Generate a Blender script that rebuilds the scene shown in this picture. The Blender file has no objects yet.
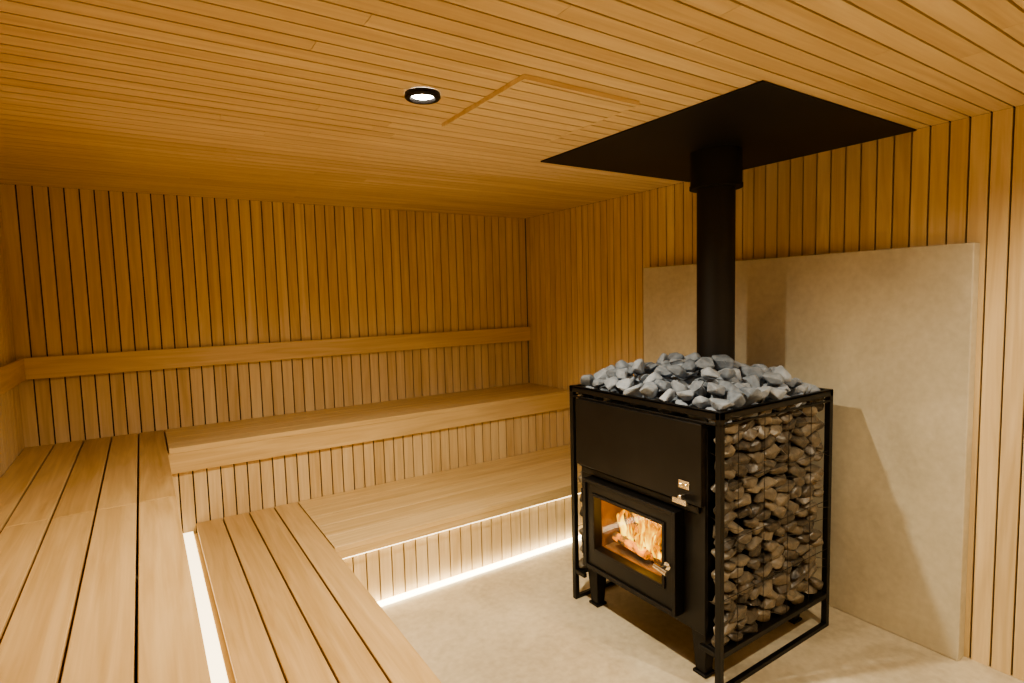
import bpy, bmesh, math, random
import numpy as np
from mathutils import Vector, Matrix, Euler
random.seed(7)
SC=bpy.context.scene
# ------------------------------------------------------------------ dimensions (metres)
XL,XR,YF,YB,ZC=-0.5556,2.697,-0.75,3.852,2.1405
ZU,XU,YU,TU=0.7762,0.0674,3.3106,0.134
ZL,XLO,YLO,TL=0.3555,0.6807,2.5932,0.06
SX1,SX2,SY1,SY2,SZ=1.7047,2.4754,1.2489,2.1017,1.0668
PITCH=0.065

# ------------------------------------------------------------------ helpers
def link(o,parent=None):
    SC.collection.objects.link(o)
    if parent: o.parent=parent
    return o
def empty(name,loc=(0,0,0)):
    o=bpy.data.objects.new(name,None); o.empty_display_size=.1; link(o); return o
class MB:
    """mesh builder: boxes with per-board random colour attribute"""
    def __init__(s): s.v=[];s.f=[];s.m=[];s.c=[]
    def box(s,a,b,mat=0,col=None,bev=0.0):
        x0,y0,z0=[min(a[i],b[i]) for i in range(3)]; x1,y1,z1=[max(a[i],b[i]) for i in range(3)]
        n=len(s.v)
        s.v+=[(x0,y0,z0),(x1,y0,z0),(x1,y1,z0),(x0,y1,z0),(x0,y0,z1),(x1,y0,z1),(x1,y1,z1),(x0,y1,z1)]
        F=[(0,3,2,1),(4,5,6,7),(0,1,5,4),(1,2,6,5),(2,3,7,6),(3,0,4,7)]
        c=random.random() if col is None else col
        for f in F:
            s.f.append(tuple(n+i for i in f)); s.m.append(mat); s.c.append(c)
    def geo(s,verts,faces,mat=0,col=None):
        n=len(s.v); s.v+=[tuple(v) for v in verts]
        c=random.random() if col is None else col
        for f in faces: s.f.append(tuple(n+i for i in f)); s.m.append(mat); s.c.append(c)
    def cyl(s,p0,p1,r0,r1=None,n=24,mat=0,caps=True,col=None):
        r1=r0 if r1 is None else r1
        p0=Vector(p0);p1=Vector(p1);d=(p1-p0).normalized()
        a=d.orthogonal().normalized(); b=d.cross(a)
        V=[];F=[]
        for k in range(n):
            t=2*math.pi*k/n; V.append(p0+(a*math.cos(t)+b*math.sin(t))*r0)
        for k in range(n):
            t=2*math.pi*k/n; V.append(p1+(a*math.cos(t)+b*math.sin(t))*r1)
        for k in range(n): F.append((k,(k+1)%n,n+(k+1)%n,n+k))
        if caps: F.append(tuple(range(n-1,-1,-1))); F.append(tuple(range(n,2*n)))
        s.geo(V,F,mat,col)
    def obj(s,name,mats,parent=None,bevel=0,seg=1,smooth=False):
        me=bpy.data.meshes.new(name); me.from_pydata(s.v,[],s.f); 
        for m in mats: me.materials.append(m)
        me.polygons.foreach_set('material_index',s.m)
        at=me.attributes.new('bc','FLOAT','FACE'); at.data.foreach_set('value',s.c)
        if smooth: me.polygons.foreach_set('use_smooth',[True]*len(s.f))
        me.update()
        o=bpy.data.objects.new(name,me); link(o,parent)
        if bevel:
            b=o.modifiers.new('bev','BEVEL'); b.width=bevel; b.segments=seg; b.limit_method='ANGLE'; b.angle_limit=math.radians(40)
        if smooth:
            es=o.modifiers.new('es','EDGE_SPLIT'); es.split_angle=math.radians(40)
        return o

def newmat(name):
    m=bpy.data.materials.new(name); m.use_nodes=True
    nt=m.node_tree; bs=nt.nodes['Principled BSDF']
    return m,nt,bs
def N(nt,t,**k):
    n=nt.nodes.new(t)
    for a,b in k.items(): setattr(n,a,b)
    return n
def ramp(nt,stops):
    r=N(nt,'ShaderNodeValToRGB'); cr=r.color_ramp
    while len(cr.elements)<len(stops): cr.elements.new(.5)
    for e,(p,c) in zip(cr.elements,stops): e.position=p; e.color=(*c,1)
    return r
def wood(name,axis,dark,light,rough=.5,var=.3,knots=True):
    m,nt,bs=newmat(name); L=nt.links
    tc=N(nt,'ShaderNodeTexCoord'); at=N(nt,'ShaderNodeAttribute',attribute_name='bc')
    mul=N(nt,'ShaderNodeMath',operation='MULTIPLY'); mul.inputs[1].default_value=37.3
    L.new(at.outputs['Fac'],mul.inputs[0])
    cmb=N(nt,'ShaderNodeCombineXYZ')
    for i in range(3): L.new(mul.outputs[0],cmb.inputs[i])
    add=N(nt,'ShaderNodeVectorMath',operation='ADD'); L.new(tc.outputs['Object'],add.inputs[0]); L.new(cmb.outputs[0],add.inputs[1])
    mp=N(nt,'ShaderNodeMapping'); sc=[14,14,14]; sc['XYZ'.index(axis)]=.9; mp.inputs['Scale'].default_value=sc
    L.new(add.outputs[0],mp.inputs[0])
    n1=N(nt,'ShaderNodeTexNoise'); n1.inputs['Scale'].default_value=1.6; n1.inputs['Detail'].default_value=5; n1.inputs['Distortion'].default_value=1.2
    L.new(mp.outputs[0],n1.inputs['Vector'])
    mp2=N(nt,'ShaderNodeMapping'); s2=[120,120,120]; s2['XYZ'.index(axis)]=3; mp2.inputs['Scale'].default_value=s2
    L.new(add.outputs[0],mp2.inputs[0])
    n2=N(nt,'ShaderNodeTexNoise'); n2.inputs['Scale'].default_value=1; n2.inputs['Detail'].default_value=3
    L.new(mp2.outputs[0],n2.inputs['Vector'])
    a=N(nt,'ShaderNodeMath',operation='MULTIPLY_ADD'); a.inputs[1].default_value=.85; L.new(n1.outputs['Fac'],a.inputs[0]); a.inputs[2].default_value=-.19
    b=N(nt,'ShaderNodeMath',operation='MULTIPLY_ADD'); b.inputs[1].default_value=.26; L.new(n2.outputs['Fac'],b.inputs[0]); L.new(a.outputs[0],b.inputs[2])
    c=N(nt,'ShaderNodeMath',operation='MULTIPLY_ADD'); c.inputs[1].default_value=var; L.new(at.outputs['Fac'],c.inputs[0]); L.new(b.outputs[0],c.inputs[2])
    r=ramp(nt,[(.15,dark),(.85,light)]); L.new(c.outputs[0],r.inputs[0])
    L.new(r.outputs[0],bs.inputs['Base Color'])
    bs.inputs['Roughness'].default_value=rough
    bp=N(nt,'ShaderNodeBump'); bp.inputs['Strength'].default_value=.12; bp.inputs['Distance'].default_value=.002
    L.new(n2.outputs['Fac'],bp.inputs['Height']); L.new(bp.outputs[0],bs.inputs['Normal'])
    return m
def emis(name,col,st):
    m,nt,bs=newmat(name); bs.inputs['Base Color'].default_value=(.8,.8,.8,1)
    bs.inputs['Emission Color'].default_value=(*col,1); bs.inputs['Emission Strength'].default_value=st
    return m
def plain(name,col,rough=.5,metal=0,noise_amt=0,scale=20):
    m,nt,bs=newmat(name); bs.inputs['Roughness'].default_value=rough; bs.inputs['Metallic'].default_value=metal
    tc=N(nt,'ShaderNodeTexCoord'); n=N(nt,'ShaderNodeTexNoise'); n.inputs['Scale'].default_value=scale; n.inputs['Detail'].default_value=5
    nt.links.new(tc.outputs['Object'],n.inputs['Vector'])
    k=noise_amt
    r=ramp(nt,[(.3,tuple(c*(1-k) for c in col)),(.7,tuple(min(1,c*(1+k)) for c in col))])
    nt.links.new(n.outputs['Fac'],r.inputs[0]); nt.links.new(r.outputs[0],bs.inputs['Base Color'])
    return m

WD,WL=(.58,.41,.205),(.88,.715,.46)
wZ=wood('slat_wood_vertical','Z',WD,WL,.5,.25)
wX=wood('ceiling_slat_wood','X',(.60,.43,.22),(.90,.735,.48),.5,.23)
wY=wood('bench_wood_lengthwise','Y',(.44,.27,.105),(.76,.545,.285),.42,.28)
wBX=wood('bench_wood_crosswise','X',(.55,.375,.17),(.85,.66,.38),.42,.2)
mGap=plain('slat_gap_backing',(.045,.02,.006),.9,0,.2)
mBlack=plain('black_steel',(.010,.009,.008),.42,.3,.3,8)
mBlackM=plain('black_matte_sheet',(.005,.0045,.004),.6,0,.3,4)
mSteel=plain('brushed_steel',(.75,.70,.62),.25,1,.05,60)
mIron=plain('cast_iron',(.015,.013,.012),.5,.4,.3,30)
mLED=emis('led_diffuser_warm_white',(1.0,.80,.46),3.2)
mLEDf=emis('led_diffuser_floor',(1.0,.83,.53),10)

def plaster(name,c0,c1,scale,rough,bump):
    m,nt,bs=newmat(name); L=nt.links
    tc=N(nt,'ShaderNodeTexCoord')
    n1=N(nt,'ShaderNodeTexNoise'); n1.inputs['Scale'].default_value=scale; n1.inputs['Detail'].default_value=8; n1.inputs['Roughness'].default_value=.6; n1.inputs['Distortion'].default_value=.6
    n2=N(nt,'ShaderNodeTexNoise'); n2.inputs['Scale'].default_value=scale*14; n2.inputs['Detail'].default_value=4
    for n in (n1,n2): L.new(tc.outputs['Object'],n.inputs['Vector'])
    mx=N(nt,'ShaderNodeMath',operation='MULTIPLY_ADD'); mx.inputs[1].default_value=.3
    L.new(n2.outputs['Fac'],mx.inputs[0]); 
    m2=N(nt,'ShaderNodeMath',operation='MULTIPLY'); m2.inputs[1].default_value=.75; L.new(n1.outputs['Fac'],m2.inputs[0]); L.new(m2.outputs[0],mx.inputs[2])
    r=ramp(nt,[(.35,c0),(.68,c1)]); L.new(mx.outputs[0],r.inputs[0]); L.new(r.outputs[0],bs.inputs['Base Color'])
    bs.inputs['Roughness'].default_value=rough
    b=N(nt,'ShaderNodeBump'); b.inputs['Strength'].default_value=bump; b.inputs['Distance'].default_value=.004
    L.new(n2.outputs['Fac'],b.inputs['Height']); L.new(b.outputs[0],bs.inputs['Normal'])
    return m
mFloor=plaster('polished_concrete',(.47,.40,.285),(.78,.70,.54),2.2,.34,.1)
mPanel=plaster('lime_plaster',(.52,.475,.365),(.70,.65,.52),2.6,.6,.15)

# ------------------------------------------------------------------ room shell
T=.014; G=.0066
def slats_wall(name,axis,lo,hi,z0,z1,face,sign,back):
    """vertical boards. axis 'X': boards spread along X on plane y=face ; sign = direction toward room"""
    mb=MB(); 
    if axis=='X': mb.box((lo,face-sign*T,z0),(hi,face-sign*back,z1),1,.5)
    else: mb.box((face-sign*T,lo,z0),(face-sign*back,hi,z1),1,.5)
    p=lo
    while p<hi-.004:
        q=min(p+PITCH-G,hi)
        if axis=='X': mb.box((p,face,z0+.0005),(q,face-sign*(T+.001),z1-.0005),0)
        else: mb.box((face,p,z0+.0005),(face-sign*(T+.001),q,z1-.0005),0)
        p+=PITCH
    return mb.obj(name,[wZ,mGap])
slats_wall('wall_back','X',XL,XR,0,ZC,YB,-1,.08)
slats_wall('wall_right','Y',YF,YB,0,ZC,XR,-1,.08)
slats_wall('wall_left','Y',YF,YB,0,ZC,XL,1,.08)
slats_wall('wall_front','X',XL,XR,0,ZC,YF,1,.08)
mb=MB(); mb.box((XL,YF,ZC+T),(XR,YB,ZC+.08),1,.5)
p=YF
while p<YB-.004:
    q=min(p+PITCH-G,YB); x=XL
    cuts=[XL]+[XL+random.uniform(.8,2.6)]+[XR]
    for a,b in zip(cuts[:-1],cuts[1:]): mb.box((a+.0006,p,ZC),(b-.0006,q,ZC+T+.001),0)
    p+=PITCH
mb.obj('ceiling',[wX,mGap])
mb=MB(); mb.box((XL-.08,YF-.08,-.1),(XR+.08,YB+.08,0)); mb.obj('floor',[mFloor])

# ceiling access hatch (boards carry on through it, dropped 12 mm)
mb=MB(); hx0,hx1,hy0,hy1=.97,1.43,1.375,1.895
mb.box((hx0,hy0,ZC-.006),(hx1,hy1,ZC-.0005),1,.5)
p=YF
while p<YB:
    a=max(p,hy0); b=min(p+PITCH-G,hy1)
    if b-a>.003: mb.box((hx0,a,ZC-.014),(hx1,b,ZC-.0055),0)
    p+=PITCH
mb.box((hx0-.004,hy0,ZC-.015),(hx0,hy1,ZC-.0005),0,.9); mb.box((hx1,hy0,ZC-.015),(hx1+.004,hy1,ZC-.0005),0,.9)
mb.box((hx0-.004,hy0-.004,ZC-.015),(hx1+.004,hy0,ZC-.0005),0,.9); mb.box((hx0-.004,hy1,ZC-.015),(hx1+.004,hy1+.004,ZC-.0005),0,.9)
mb.obj('ceiling_hatch',[wX,mGap])

# heat shield plate on ceiling
mb=MB(); mb.box((1.63,1.05,ZC-.006),(XR-.001,2.195,ZC-.0005)); mb.obj('ceiling_heat_shield',[mBlackM],bevel=.001)

# plaster panel behind the stove
mb=MB(); mb.box((2.6364,.825,0.0),(XR-.001,2.5023,1.6605)); mb.obj('plaster_heat_wall_panel',[mPanel],bevel=.004,seg=2)

# backrest rails
mb=MB()
mb.box((XL+.03,YB-.036,1.135),(XR-.001,YB-.022,1.25),0,.85)
mb.box((XL+.01,YB-.022,1.15),(XR-.001,YB-.0005,1.22),0,.3)
mb.obj('backrest_rail',[wBX],bevel=.003)
mb=MB(); mb.box((XL+.022,YF+.02,1.135),(XL+.036,YB-.04,1.25),0,.8); mb.box((XL+.0005,YF+.02,1.15),(XL+.022,YB-.04,1.22),0,.3)
mb.obj('backrest_rail',[wY],bevel=.003)

# ------------------------------------------------------------------ benches
up=empty('upper_sauna_bench'); lo=empty('lower_sauna_bench')
def boards(n,axis,a0,a1,b0,b1,z,th,gap,cuts=()):
    """boards run along axis; spread over b0..b1"""
    mb=MB(); w=(b1-b0+gap)/n
    for i in range(n):
        p=b0+i*w; q=p+w-gap; cc=[a0]+sorted(cuts)+[a1]
        for s,e in zip(cc[:-1],cc[1:]):
            if axis=='Y': mb.box((p,s+.0008,z-th),(q,e-.0008,z))
            else: mb.box((s+.0008,p,z-th),(e-.0008,q,z))
    return mb
boards(5,'Y',YF+.005,YB-.002,XL+.002,XU,ZU,.028,.007,(2.47,.6)).obj('seat_boards_left',[wY],up,bevel=.002)
boards(4,'X',XU+.006,XR-.002,YU,YB-.002,ZU,.028,.003).obj('seat_boards_back',[wBX],up,bevel=.0015)
mb=MB(); mb.box((XU+.001,YU+.001,ZU-TU),(XR-.002,YU+.026,ZU-.0285),0,.8); mb.obj('fascia_back',[wBX],up,bevel=.002)
mb=MB(); mb.box((XU-.026,YF+.005,ZU-TU),(XU-.001,YU,ZU-.0285),0,.8); mb.obj('fascia_left',[wY],up,bevel=.002)
def riser(name,axis,lo_,hi_,z0,z1,face,sign,parent):
    mb=MB()
    if axis=='X': mb.box((lo_,face-sign*.012,z0),(hi_,face-sign*.03,z1),1,.5)
    else: mb.box((face-sign*.012,lo_,z0),(face-sign*.03,hi_,z1),1,.5)
    p=lo_
    while p<hi_-.004:
        q=min(p+PITCH-G,hi_)
        if axis=='X': mb.box((p,face,z0),(q,face-sign*.0125,z1),0)
        else: mb.box((face,p,z0),(face-sign*.0125,q,z1),0)
        p+=PITCH
    return mb.obj(name,[wZ,mGap],parent)
riser('riser_back','X',XU-.02,XR-.002,0.0,ZU-.0285,YU+.027,-1,up)
riser('riser_left','Y',YF+.005,YU+.02,0.0,ZU-.0285,XU-.03,1,up)
# lower
x0=.172
boards(4,'Y',YF+.005,YU+.024,x0,XLO,ZL,.026,.007).obj('seat_boards_left',[wY],lo,bevel=.002)
boards(5,'X',XLO+.004,XR-.002,YLO,YU+.024,ZL,.026,.003).obj('seat_boards_back',[wBX],lo,bevel=.0015)
mb=MB(); mb.box((XLO-.001,YLO+.001,ZL-TL-.005),(XR-.002,YLO+.022,ZL-.0265),0,.8); mb.obj('fascia_back',[wBX],lo,bevel=.002)
mb=MB(); mb.box((XLO-.022,YF+.005,ZL-TL-.005),(XLO-.002,YLO,ZL-.0265),0,.8); mb.obj('fascia_left',[wY],lo,bevel=.002)
riser('riser_back','X',XLO-.03,XR-.002,0.0,ZL-.0265,YLO+.035,-1,lo)
riser('riser_left','Y',YF+.005,YLO+.03,0.0,ZL-.0265,XLO-.05,1,lo)
mb=MB(); mb.box((XU-.028,YF+.01,ZL-.10),(x0+.02,YU,ZL-.045),0,.5); mb.obj('light_trough',[wY],lo)
# LED profiles
mb=MB(); mb.box((.108,YF+.02,ZL-.044),(x0-.018,YU-.004,ZL-.03)); mb.obj('led_strip',[mLED])
mb=MB(); mb.box((XLO-.02,YLO-.004,.0005),(XR-.01,YLO+.030,.012)); mb.obj('led_strip',[mLEDf])
mb=MB(); mb.box((XLO-.045,YF+.02,.0005),(XLO-.020,YLO-.01,.012)); mb.obj('led_strip',[mLEDf])
mb=MB(); mb.box((XLO+.01,YLO+.010,ZL-TL-.010),(XR-.01,YLO+.018,ZL-TL-.0055)); mb.obj('led_strip',[mLEDf])

# ------------------------------------------------------------------ ceiling downlight, plus added unseen fill lamps
def downlight(x,y,power,blend=.95,ang=154):
    e=empty('downlight_or_fill'); 
    mb=MB(); n=40; V=[];F=[]
    prof=[(.055,ZC-.0005),(.056,ZC-.012),(.052,ZC-.016),(.040,ZC-.016),(.034,ZC-.006),(.034,ZC-.004)]
    for r,z in prof:
        for k in range(n): V.append((x+r*math.cos(2*math.pi*k/n),y+r*math.sin(2*math.pi*k/n),z))
    for i in range(len(prof)-1):
        for k in range(n): F.append((i*n+k,i*n+(k+1)%n,(i+1)*n+(k+1)%n,(i+1)*n+k))
    mb.geo(V,F); mb.obj('housing',[mBlack],e,smooth=True)
    mb=MB(); mb.cyl((x,y,ZC-.003),(x,y,ZC-.007),.0345,n=32); mb.obj('lens',[mLens],e)
    l=bpy.data.lights.new('downlight','SPOT'); l.energy=power; l.color=(1,.87,.64); l.spot_size=math.radians(ang); l.spot_blend=blend; l.shadow_soft_size=.03
    o=bpy.data.objects.new('lamp',l); o.location=(x,y,ZC-.03); link(o,e)
mLens=emis('downlight_lens',(1,.92,.8),40)
downlight(.78,1.66,160)
downlight(.78,.15,13)  # added fill lamp behind the camera, out of view
downlight(2.0,.15,75)  # unseen lamp added behind the camera to brighten the right side

# ------------------------------------------------------------------ stove
st=empty('wood_burning_sauna_stove')
y0,y1=1.325,2.035      # firebox width
fx=SX1+.012
mb=MB()
oy0,oy1,oz0,oz1=1.475,1.915,.325,.600
mb.box((fx+.012,y0,.20),(SX2-.03,y0+.012,1.0)); mb.box((fx+.012,y1-.012,.20),(SX2-.03,y1,1.0))
mb.box((SX2-.042,y0,.20),(SX2-.03,y1,1.0)); mb.box((fx+.012,y0,.19),(SX2-.03,y1,.20)); mb.box((fx+.012,y0,.985),(SX2-.03,y1,.998))
mb.box((fx,y0,.19),(fx+.012,oy0,1.0)); mb.box((fx,oy1,.19),(fx+.012,y1,1.0))
mb.box((fx,oy0,.19),(fx+.012,oy1,oz0)); mb.box((fx,oy0,oz1),(fx+.012,oy1,1.0))
mb.obj('firebox_body',[mBlack],st,bevel=.002)
mb=MB(); mb.box((SX1-.016,y0-.004,.70),(SX1+.012,y1+.004,1.015)); mb.obj('upper_front_plate',[mBlack],st,bevel=.004,seg=2)
mb=MB(); mb.box((SX1-.004,y0+.02,.665),(SX1+.012,y1-.02,.695)); mb.obj('front_ledge',[mBlack],st,bevel=.003)
mb=MB(); dy0,dy1,dz0,dz1=1.425,1.965,.235,.655; gy0,gy1,gz0,gz1=1.495,1.895,.338,.583
X0,X1=SX1-.030,SX1+.010
mb.box((X0,dy0,dz0),(X1,gy0,dz1)); mb.box((X0,gy1,dz0),(X1,dy1,dz1)); mb.box((X0,gy0,dz0),(X1,gy1,gz0)); mb.box((X0,gy0,gz1),(X1,gy1,dz1))
mb.obj('door_frame',[mBlack],st)
mb=MB(); w=.016; X2=X0-.010
mb.box((X2,dy0,dz0),(X0,dy0+w,dz1));mb.box((X2,dy1-w,dz0),(X0,dy1,dz1));mb.box((X2,dy0+w,dz0),(X0,dy1-w,dz0+w));mb.box((X2,dy0+w,dz1-w),(X0,dy1-w,dz1))
for a,b in ((gy0-.014,gy0),(gy1,gy1+.014)): mb.box((X2+.003,a,gz0-.014),(X0,b,gz1+.014))
for a,b in ((gz0-.014,gz0),(gz1,gz1+.014)): mb.box((X2+.003,gy0,a),(X0,gy1,b))
mb.obj('door_trim',[mIron],st,bevel=.0015)
mb=MB()
for z in (.32,.57): mb.cyl((X0-.004,dy1+.008,z-.03),(X0-.004,dy1+.008,z+.03),.008)
mb.obj('door_hinges',[mIron],st,smooth=True)
mb=MB(); hy=1.468
mb.cyl((X0,hy,.425),(X0-.045,hy,.425),.006); mb.cyl((X0-.045,hy+.03,.428),(X0-.045,hy-.035,.42),.010,.012)
mb.cyl((X0-.001,hy,.425),(X0-.006,hy,.425),.016)
mb.obj('door_handle',[mSteel],st,smooth=True)
mb=MB(); mb.box((SX1-.020,1.375,.752),(SX1-.016,1.425,.785)); mb.cyl((SX1-.016,1.40,.725),(SX1-.045,1.40,.725),.009); mb.box((SX1-.05,1.365,.70),(SX1-.036,1.43,.722))
mb.cyl((SX1-.02,1.388,.768),(SX1-.026,1.388,.768),.006); mb.cyl((SX1-.02,1.412,.768),(SX1-.026,1.412,.768),.006)
mb.obj('air_controls',[mSteel],st,bevel=.002)
mg,nt,bs=newmat('stove_glass'); 
tr=N(nt,'ShaderNodeBsdfTransparent'); gl=N(nt,'ShaderNodeBsdfGlossy'); gl.inputs['Roughness'].default_value=.05
mx=N(nt,'ShaderNodeMixShader'); mx.inputs[0].default_value=.03
nt.links.new(tr.outputs[0],mx.inputs[1]); nt.links.new(gl.outputs[0],mx.inputs[2]); nt.links.new(mx.outputs[0],nt.nodes['Material Output'].inputs['Surface'])
mb=MB(); mb.box((SX1-.012,gy0-.002,gz0-.002),(SX1-.008,gy1+.002,gz1+.002)); mb.obj('door_glass',[mg],st)
mBrick=plain('sooty_fire_brick',(.15,.07,.022),.9,0,.6,12)
mb=MB(); cx1=SX1+.32
mb.box((fx+.013,oy0,oz0-.02),(cx1,oy1,oz0)); mb.box((fx+.013,oy0-.02,oz0),(cx1,oy0,oz1+.1)); mb.box((fx+.013,oy1,oz0),(cx1,oy1+.02,oz1+.1))
mb.box((cx1,oy0,oz0-.02),(cx1+.02,oy1,oz1+.1)); mb.box((fx+.013,oy0,oz1+.1),(cx1,oy1,oz1+.12)); mb.obj('fire_chamber',[mBrick],st)
mLog,nt,bs=newmat('burning_logs'); tc=N(nt,'ShaderNodeTexCoord'); nn=N(nt,'ShaderNodeTexNoise'); nn.inputs['Scale'].default_value=22; nn.inputs['Detail'].default_value=4
nt.links.new(tc.outputs['Object'],nn.inputs['Vector'])
r=ramp(nt,[(.35,(.015,.008,.006)),(.65,(.22,.14,.08))]); nt.links.new(nn.outputs['Fac'],r.inputs[0]); nt.links.new(r.outputs[0],bs.inputs['Base Color'])
r=ramp(nt,[(.5,(0,0,0)),(.7,(1,.26,.01))]); nt.links.new(nn.outputs['Fac'],r.inputs[0]); nt.links.new(r.outputs[0],bs.inputs['Emission Color']); bs.inputs['Emission Strength'].default_value=2
mb=MB()
for a,b,r_ in [((SX1+.09,1.52,.362),(SX1+.13,1.86,.356),.034),((SX1+.18,1.50,.365),(SX1+.16,1.88,.37),.036),((SX1+.10,1.56,.415),(SX1+.22,1.84,.405),.028),((SX1+.25,1.53,.43),(SX1+.12,1.80,.43),.026),((SX1+.06,1.66,.37),(SX1+.07,1.87,.38),.022)]:
    mb.cyl(a,b,r_,r_*.9,n=9)
mb.obj('firewood',[mLog],st)
# flames: wispy lofted sheets, emission with a transparent ragged edge
mFl,nt,bs=newmat('flame'); L=nt.links; tc=N(nt,'ShaderNodeTexCoord'); sp=N(nt,'ShaderNodeSeparateXYZ'); L.new(tc.outputs['Object'],sp.inputs[0])
mr=N(nt,'ShaderNodeMapRange'); mr.inputs['From Min'].default_value=.38; mr.inputs['From Max'].default_value=.66; L.new(sp.outputs['Z'],mr.inputs['Value'])
mp=N(nt,'ShaderNodeMapping'); mp.inputs['Scale'].default_value=(24,27,8); L.new(tc.outputs['Object'],mp.inputs[0])
nn=N(nt,'ShaderNodeTexNoise'); nn.inputs['Scale'].default_value=1; nn.inputs['Distortion'].default_value=1.0; nn.inputs['Detail'].default_value=2; L.new(mp.outputs[0],nn.inputs['Vector'])
ad=N(nt,'ShaderNodeMath',operation='MULTIPLY_ADD'); ad.inputs[1].default_value=1.3; L.new(nn.outputs['Fac'],ad.inputs[0]); 
hm=N(nt,'ShaderNodeMath',operation='MULTIPLY'); hm.inputs[1].default_value=.4; L.new(mr.outputs[0],hm.inputs[0]); L.new(hm.outputs[0],ad.inputs[2])
r=ramp(nt,[(.55,(1,.64,.06)),(.72,(1,.40,.012)),(.92,(.9,.17,.002))]); L.new(ad.outputs[0],r.inputs[0])
rs=ramp(nt,[(.5,(1,1,1)),(.72,(.38,.38,.38)),(.95,(.15,.15,.15))]); L.new(ad.outputs[0],rs.inputs[0])
sm=N(nt,'ShaderNodeMath',operation='MULTIPLY'); sm.inputs[1].default_value=4.2; L.new(rs.outputs[0],sm.inputs[0])
em=N(nt,'ShaderNodeEmission'); L.new(sm.outputs[0],em.inputs['Strength']); L.new(r.outputs[0],em.inputs[0])
tr=N(nt,'ShaderNodeBsdfTransparent'); lw=N(nt,'ShaderNodeLayerWeight'); lw.inputs[0].default_value=.5
ra=ramp(nt,[(.82,(0,0,0)),(1.0,(1,1,1))]); L.new(ad.outputs[0],ra.inputs[0])
mxx=N(nt,'ShaderNodeMath',operation='MAXIMUM'); L.new(lw.outputs['Facing'],mxx.inputs[0]); L.new(ra.outputs[0],mxx.inputs[1])
mx=N(nt,'ShaderNodeMixShader'); L.new(mxx.outputs[0],mx.inputs[0]); L.new(em.outputs[0],mx.inputs[1]); L.new(tr.outputs[0],mx.inputs[2])
L.new(mx.outputs[0],nt.nodes['Material Output'].inputs['Surface'])
def flame(mb,x,y,z,h,r,seed):
    rn=random.Random(seed); n=14; m=16; V=[];F=[]; ph=rn.uniform(0,6); am=rn.uniform(.02,.045)
    for i in range(m+1):
        t=i/m; rad=r*(math.sin(math.pi*min(1,(t*.72+.28)))**1.1)*(.88+.24*rn.random()); 
        cxx=x+am*.5*math.sin(ph+t*4)*t; cyy=y+am*math.sin(ph*1.3+t*6)*t
        for k in range(n):
            a=2*math.pi*k/n; V.append((cxx+rad*.5*math.cos(a),cyy+rad*math.sin(a)*(1+.3*math.sin(3*a+ph)),z+h*t))
    for i in range(m):
        for k in range(n): F.append((i*n+k,i*n+(k+1)%n,(i+1)*n+(k+1)%n,(i+1)*n+k))
    mb.geo(V,F)
mb=MB()
fl=[(.05,1.60,.18,.024),(.08,1.65,.26,.034),(.05,1.55,.14,.020),(.09,1.72,.24,.028),(.13,1.58,.27,.034),(.15,1.68,.31,.045),(.05,1.69,.12,.020),(.09,1.79,.17,.024),(.17,1.77,.26,.036),(.12,1.53,.22,.026),(.10,1.845,.14,.022),(.20,1.62,.30,.05),(.20,1.84,.22,.034),(.22,1.53,.24,.04)]
for i,(dx,yy,h_,r_) in enumerate(fl): flame(mb,SX1+dx,yy,.385,h_,r_,i)
mb.obj('flames',[mFl],st,smooth=True)
l=bpy.data.lights.new('fire_light','POINT'); l.energy=3; l.color=(1,.52,.12); l.shadow_soft_size=.04
o=bpy.data.objects.new('fire_glow',l); o.location=(SX1+.03,1.70,.50); link(o,st)

# outer steel cage frame
mb=MB(); b=.024
for x in (SX1,SX2-b):
    for y in (SY1,SY2-b): mb.box((x,y,0.0),(x+b,y+b,SZ-.002))
def ring(z0,z1,t):
    mb.box((SX1,SY1,z0),(SX2,SY1+t,z1)); mb.box((SX1,SY2-t,z0),(SX2,SY2,z1)); mb.box((SX1,SY1+t,z0),(SX1+t,SY2-t,z1)); mb.box((SX2-t,SY1+t,z0),(SX2,SY2-t,z1))
ring(SZ-.028,SZ,.006); ring(SZ-.008,SZ,.022); ring(SZ-.052,SZ-.044,.010)
for y in (SY1,SY2-b):
    mb.box((SX1+b,y,.135),(SX2-b,y+b,.157)); mb.box((SX1+b,y,.0),(SX2-b,y+b*.8,.018))
mb.box((SX2-b,SY1+b,.135),(SX2,SY2-b,.157)); 
mb.box((SX1+.001,SY1+b,.135),(SX1+.02,y0+.02,.155)); mb.box((SX1+.001,y1-.02,.135),(SX1+.02,SY2-b,.155))
mb.box((SX1+b,SY1+.002,.145),(SX2-b,y0,.152)); mb.box((SX1+b,y1,.145),(SX2-b,SY2-.002,.152))
mb.obj('cage_frame',[mBlack],st,bevel=.0015)
mb=MB()
for y in (SY1+.004,SY2-.004):
    k=SX1+.11
    while k<SX2-.04: mb.cyl((k,y,.15),(k,y,1.03),.0012,n=6); k+=.165
    for z in (.36,.58,.80): mb.cyl((SX1+.01,y,z),(SX2-.01,y,z),.0012,n=6)
mb.obj('cage_wires',[mIron],st)
mb=MB()
for x in (SX1+.03,SX2-.12):
    for y in (y0+.01,y1-.08):
        w0,w1=.07,.045; V=[(x,y,.192),(x+w0,y,.192),(x+w0,y+w0,.192),(x,y+w0,.192)]
        o_=(w0-w1)/2; V+= [(x+o_,y+o_,0.012),(x+o_+w1,y+o_,0.012),(x+o_+w1,y+o_+w1,0.012),(x+o_,y+o_+w1,0.012)]
        mb.geo(V,[(0,1,2,3),(7,6,5,4),(1,0,4,5),(2,1,5,6),(3,2,6,7),(0,3,7,4)])
        mb.box((x+.004,y+.004,0),(x+w0-.004,y+w0-.004,.012))
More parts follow.
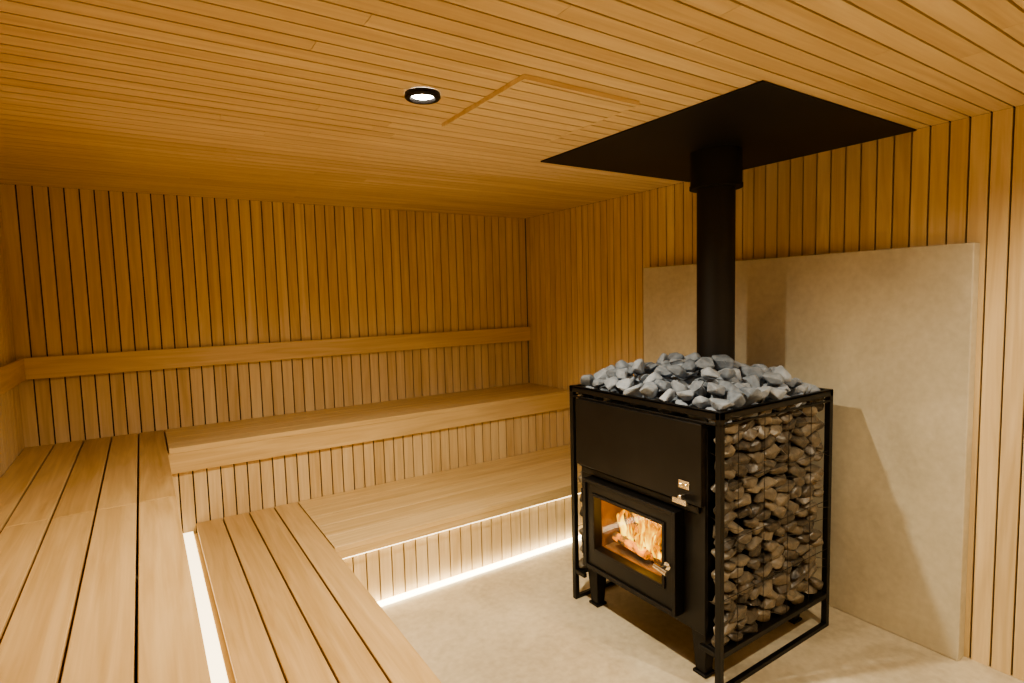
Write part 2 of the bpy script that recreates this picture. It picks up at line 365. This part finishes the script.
mb.obj('legs',[mIron],st,bevel=.002)
mb=MB(); px,py=2.235,1.668
mb.cyl((px,py,.99),(px,py,ZC-.006),.084,n=48); mb.cyl((px,py,1.975),(px,py,ZC-.006),.112,n=48); mb.cyl((px,py,1.97),(px,py,1.985),.116,n=48)
mb.obj('flue_pipe',[mBlackM],st,smooth=True)

# ------------------------------------------------------------------ stones (one object)
def hull(n,seed,bev):
    rn=random.Random(seed); bm=bmesh.new()
    for i in range(n):
        v=Vector((rn.gauss(0,1),rn.gauss(0,1),rn.gauss(0,1))).normalized()*rn.uniform(.82,1.08); bm.verts.new(v)
    r=bmesh.ops.convex_hull(bm,input=bm.verts[:])
    junk=list({g for g in r['geom_interior']+r['geom_unused'] if isinstance(g,bmesh.types.BMVert)})
    if junk: bmesh.ops.delete(bm,geom=junk,context='VERTS')
    bmesh.ops.bevel(bm,geom=bm.edges[:],offset=bev,segments=1,affect='EDGES',profile=.5)
    bmesh.ops.recalc_face_normals(bm,faces=bm.faces[:])
    bm.verts.index_update(); V=[v.co.copy() for v in bm.verts]; F=[tuple(v.index for v in f.verts) for f in bm.faces]; bm.free(); return V,F
protoA=[hull(15,i,.07) for i in range(16)]; protoB=[hull(20,100+i,.07) for i in range(16)]
mb=MB(); rn=random.Random(3)
def stone(P,c,s,rot,mat):
    V,F=P; M=rot.to_matrix()
    mb.geo([Vector(c)+M@Vector((v.x*s[0],v.y*s[1],v.z*s[2])) for v in V],F,mat,rn.random())
for yc in (1.2895,2.0615):
    z=.172; row=0
    while z<1.035:
        x=SX1+.050+(.035 if row%2 else 0)
        while x<SX2-.02:
            w=rn.uniform(.040,.075); h_=rn.uniform(.023,.036)
            xx=min(max(x,SX1+.012+w),SX2-.012-w)
            stone(rn.choice(protoB),(xx,yc+rn.uniform(-.005,.005),z+rn.uniform(-.01,.01)),(w,.036,h_),Euler((rn.uniform(-.15,.15),rn.uniform(-.3,.45),rn.uniform(-.1,.1))),0)
            x+=w*1.6
        z+=.043; row+=1
for layer,(zc,mg_) in enumerate([(1.04,.055),(1.085,.06),(1.125,.11),(1.16,.18),(1.19,.27)]):
    y=SY1+mg_
    while y<SY2-mg_+.02:
        x=SX1+mg_
        while x<SX2-mg_+.02:
            r_=rn.uniform(.042,.062)
            xx=x+rn.uniform(-.014,.014); yy=y+rn.uniform(-.014,.014)
            xx=min(max(xx,SX1+.05),SX2-.05); yy=min(max(yy,SY1+.05),SY2-.05)
            if math.hypot(xx-px,yy-py)>.125 and not (layer>=2 and rn.random()<.2):
                stone(rn.choice(protoA),(xx,yy,zc+rn.uniform(-.014,.014)),(r_,r_*rn.uniform(.65,1),r_*rn.uniform(.5,.75)),Euler((rn.uniform(-.6,.6),rn.uniform(-.6,.6),rn.uniform(0,6))),1)
            x+=.088
        y+=.080
def stonemat(name,c0,c1,rough):
    m,nt,bs=newmat(name); L=nt.links; tc=N(nt,'ShaderNodeTexCoord'); at=N(nt,'ShaderNodeAttribute',attribute_name='bc')
    n=N(nt,'ShaderNodeTexNoise'); n.inputs['Scale'].default_value=38; n.inputs['Detail'].default_value=6; L.new(tc.outputs['Object'],n.inputs['Vector'])
    ad=N(nt,'ShaderNodeMath',operation='MULTIPLY_ADD'); ad.inputs[1].default_value=.5; L.new(at.outputs['Fac'],ad.inputs[0]); 
    m2=N(nt,'ShaderNodeMath',operation='MULTIPLY'); m2.inputs[1].default_value=.6; L.new(n.outputs['Fac'],m2.inputs[0]); L.new(m2.outputs[0],ad.inputs[2])
    r=ramp(nt,[(.2,c0),(.85,c1)]); L.new(ad.outputs[0],r.inputs[0]); L.new(r.outputs[0],bs.inputs['Base Color'])
    bs.inputs['Roughness'].default_value=rough
    b=N(nt,'ShaderNodeBump'); b.inputs['Strength'].default_value=.8; b.inputs['Distance'].default_value=.006; L.new(n.outputs['Fac'],b.inputs['Height']); L.new(b.outputs[0],bs.inputs['Normal'])
    return m
mS1=stonemat('cage_stone',(.015,.012,.010),(.24,.205,.155),.34); mS2=stonemat('heap_stone',(.10,.125,.165),(.37,.42,.50),.7)
mb.obj('sauna_stones',[mS1,mS2],st)

# ------------------------------------------------------------------ camera
yaw,pt,ro,f=.5814,.0790,-.0259,562.6171
F_=Vector((math.sin(yaw)*math.cos(pt),math.cos(yaw)*math.cos(pt),-math.sin(pt)))
R0=Vector((math.cos(yaw),-math.sin(yaw),0)); U0=R0.cross(F_)
R_=R0*math.cos(ro)+U0*math.sin(ro); U_=-R0*math.sin(ro)+U0*math.cos(ro)
M=Matrix(((R_.x,U_.x,-F_.x,0),(R_.y,U_.y,-F_.y,0),(R_.z,U_.z,-F_.z,1.5),(0,0,0,1)))
cd=bpy.data.cameras.new('camera'); cam=bpy.data.objects.new('camera',cd); link(cam); cam.matrix_world=M
cd.sensor_fit='HORIZONTAL'; cd.sensor_width=36; cd.lens=f/1024*36; cd.clip_start=.02
SC.camera=cam
w=bpy.data.worlds.new('world'); SC.world=w; w.use_nodes=True; w.node_tree.nodes['Background'].inputs[0].default_value=(.02,.015,.01,1)
try: SC.view_settings.look='AgX - Medium High Contrast'
except Exception: pass
